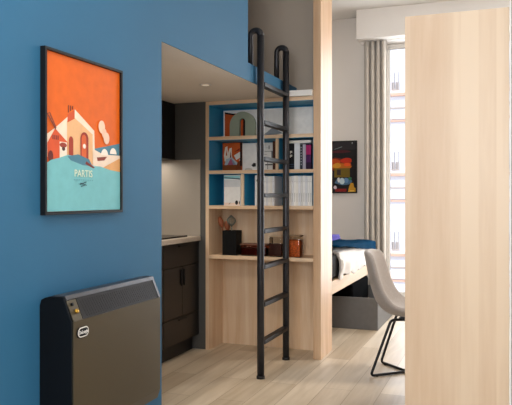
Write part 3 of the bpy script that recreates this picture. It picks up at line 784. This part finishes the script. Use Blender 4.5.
art_layers(q, YW-.020, [
    (rect(L0, L1, 1.79, b1-.016), '2c2a2e'), ([(-1.83, 1.80), (-1.74, 1.83), (-1.74, 1.82), (-1.83, 1.795)], '6f7a7c'),
    (blob(-1.76, 1.77, .12, .016, 1), '4a1a22'), (blob(-1.79, 1.62, .16, .07, 2), '7a2a16'),
    (blob(-1.69, 1.665, .07, .03, 3), 'c0321c'), (blob(-1.82, 1.65, .06, .035, 4), 'b8481c'),
    (blob(-1.75, 1.60, .13, .035, 5), 'b8641c'), (blob(-1.80, 1.61, .05, .03, 6), 'c88a2c'), (blob(-1.68, 1.62, .04, .02, 16), 'e05a22'),
    (rect(-1.83, -1.65, 1.475, 1.58), '6d5a1c'), (rect(-1.80, -1.755, 1.50, 1.565), '3b2f2a'), (rect(-1.63, L1, 1.42, 1.72), '1a1416'),
    (blob(-1.72, 1.43, .10, .045, 7), '4a6a86'), (blob(-1.74, 1.43, .03, .035, 8), 'b9cdd6'), (blob(-1.69, 1.44, .025, .03, 9), '5f86b0'), (blob(-1.78, 1.445, .015, .03, 10), 'd5d9d6'),
    (blob(-1.65, 1.46, .02, .02, 17), '2f6a4a'),
    ([(-1.67, b0+.016), (-1.66, 1.36), (-1.64, 1.41), (-1.61, 1.41), (-1.60, 1.36), (L1, 1.35), (L1, b0+.016)], 'c8942a'),
    (rect(-1.82, -1.69, b0+.018, 1.345), '7d201c'), (blob(-1.82, 1.36, .02, .02, 11), 'cfc0c6'), (rect(-1.65, -1.60, 1.315, 1.325), 'f0c860')])
q.build('print', t)
MB().box(-1.628, -1.617, YW-.0225, YW-.0215, 1.855, 1.875, ink('8a8f92')).build('emblem', t)

# ------------------------------------------------------------------ curtain
t = thing('curtain', 'floor length grey linen curtain in deep folds left of the window', 'curtain', (-1.32, 7.30, 0))
rows = []
for i in range(121):
    u = i/120; r = []
    for k in range(13):
        zz = .012+2.955*k/12; fl = 1-.12*math.sin(k)
        ph = u*PI*2*4.5
        yy = 7.29 + .034*math.sin(ph)*fl + .006*math.sin(ph*2+1)
        xx = -1.468+.272*u + .010*math.cos(ph)
        r.append((xx, yy, zz))
    rows.append(r)
cu = MB().grid(rows, curtain_m).build('panel', t)
cu.modifiers.new('thick', 'SOLIDIFY').thickness = .003
MB().box(-1.49, 1.80, 7.27, 7.31, 2.9685, 2.9745, white_edge, .001).build('track', t)

# ------------------------------------------------------------------ building across the street
FY = 26.0
t = thing('apartment_building', 'pale apartment house with terracotta banded balconies seen through the window', 'building', (-3, FY, -8))
MB().box(-14, 8, FY, FY+6, -8, 14, facade_m).build('wall', t)
for k in range(-3, 3):
    B = 5.16+3.1*k
    o = MB().box(-14, 8, FY-.20, FY-.005, B+.11, B+.20, facade_pale).box(-14, 8, FY-.20, FY-.005, B, B+.109, facade_band).build('balcony_slab', t)
    MB().box(-14, 8, FY-.06, FY-.005, B-.48, B-.42, facade_rail).build('string_course', t)
    MB().box(-14, 8, FY-.08, FY-.005, B-.88, B-.60, facade_pale).build('band', t)
    MB().box(-14, 8, FY-.12, FY-.005, B-.99, B-.93, facade_band).build('cornice', t)
    for c in range(-4, 5):
        for d in (0, .17):
            x = -4.11+c*2.0+d
            w = MB(); w.box(x, x+.10, FY-.05, FY-.004, B+.24, B+.95, facade_win)
            w.box(x+.02, x+.08, FY-.056, FY-.051, B+.55, B+.93, facade_m).build('window', t)
        r_ = MB(); r_.box(-4.13+c*2.0, -3.82+c*2.0, FY-.09, FY-.058, B+.24, B+.27, facade_rail)
        for q in range(4): r_.box(-4.12+c*2.0+q*.085, -4.09+c*2.0+q*.085, FY-.085, FY-.062, B+.27, B+.55, facade_rail)
        r_.build('railing', t)
struct(MB().box(-30, 30, 8.2, 40, -8.2, -8, pavement).build('ground'))

# ------------------------------------------------------------------ lights
def area(name, loc, size, power, color=(1, .93, .85), rot=(0, 0, 0), sy=None, spread=PI):
    l = bpy.data.lights.new(name, 'AREA'); l.energy = power; l.color = color; l.size = size
    if sy: l.shape = 'RECTANGLE'; l.size_y = sy
    l.spread = spread
    o = bpy.data.objects.new(name, l); COL.objects.link(o); o.location = loc; o.rotation_euler = rot
    return o
def panel(x, y, sx, sy, power, label, color=(1, .95, .89)):  # adds an unseen ceiling fixture with a fill lamp to brighten the room
    t = thing('added_ceiling_light', label, 'light', (x, y, CZ-.03))
    MB().box(x-sx/2-.02, x+sx/2+.02, y-sy/2-.02, y+sy/2+.02, CZ-.03, CZ-.001, white_edge, .003).build('frame', t)
    MB().box(x-sx/2, x+sx/2, y-sy/2, y+sy/2, CZ-.034, CZ-.031, lampglow).build('diffuser', t)
    area('ceiling_fill', (x, y, CZ-.045), sx, power, color, sy=sy)
panel(-.6, 1.1, .8, .8, 32, 'added square ceiling light, out of view, filling the front of the room')
panel(1.0, 5.9, 1.0, .8, 58, 'added square ceiling light, out of view, filling the bed area near the window')
area('under_cabinet_lamp', (-2.70, 4.1, 1.540), .03, 6.5, (1, .90, .78), sy=1.5)
sp = bpy.data.lights.new('downlight_lamp', 'SPOT'); sp.energy = 22; sp.spot_size = 1.9; sp.spot_blend = .8; sp.color = (1, .85, .68); sp.shadow_soft_size = .03
so = bpy.data.objects.new('downlight_lamp', sp); COL.objects.link(so); so.location = (-1.945, 4.18, 2.02)
sun = bpy.data.lights.new('sun', 'SUN'); sun.energy = 2.6; sun.angle = .02; sun.color = (1, .95, .88)
so = bpy.data.objects.new('sun', sun); COL.objects.link(so); so.rotation_euler = (math.radians(52), 0, math.radians(-25))
area('rear_fill', (-.25, -1.58, 1.85), 1.8, 108, (.96, .98, 1), rot=(PI/2, 0, 0), sy=1.7)  # fill lamp in the added rear window, lights surfaces facing the camera
# daylight falling through the window opening (lamp at the opening, facing in)
area('window_daylight', (-.12, YW+.02, 1.55), 2.0, 75, (.93, .97, 1), rot=(-PI/2, 0, 0), sy=2.7)

wd = bpy.data.worlds.new('World'); scene.world = wd; wd.use_nodes = True
nt = wd.node_tree; bg = nt.nodes['Background']
sky = nt.nodes.new('ShaderNodeTexSky'); sky.sky_type = 'HOSEK_WILKIE'; sky.turbidity = 5
sky.sun_direction = (-.3, -.6, .74)
mx = nt.nodes.new('ShaderNodeMix'); mx.data_type = 'RGBA'; mx.inputs['Factor'].default_value = .75
mx.inputs['B'].default_value = (.9, .95, 1.05, 1)
nt.links.new(sky.outputs[0], mx.inputs['A']); nt.links.new(mx.outputs['Result'], bg.inputs['Color'])
bg.inputs['Strength'].default_value = 2.2

# ------------------------------------------------------------------ camera
cam = bpy.data.cameras.new('camera'); cam.sensor_width = 36; cam.lens = 661/512*36; cam.shift_y = -5.5/512
co = bpy.data.objects.new('camera', cam); COL.objects.link(co)
co.location = (0, 0, 1.25); co.rotation_euler = (PI/2, 0, math.radians(20.6))
cam.clip_start = .05; cam.clip_end = 200
scene.camera = co
vs = scene.view_settings
vs.view_transform = 'Standard'; vs.look = 'None'; vs.gamma = 1; vs.use_curve_mapping = False
vs.exposure = 0.0
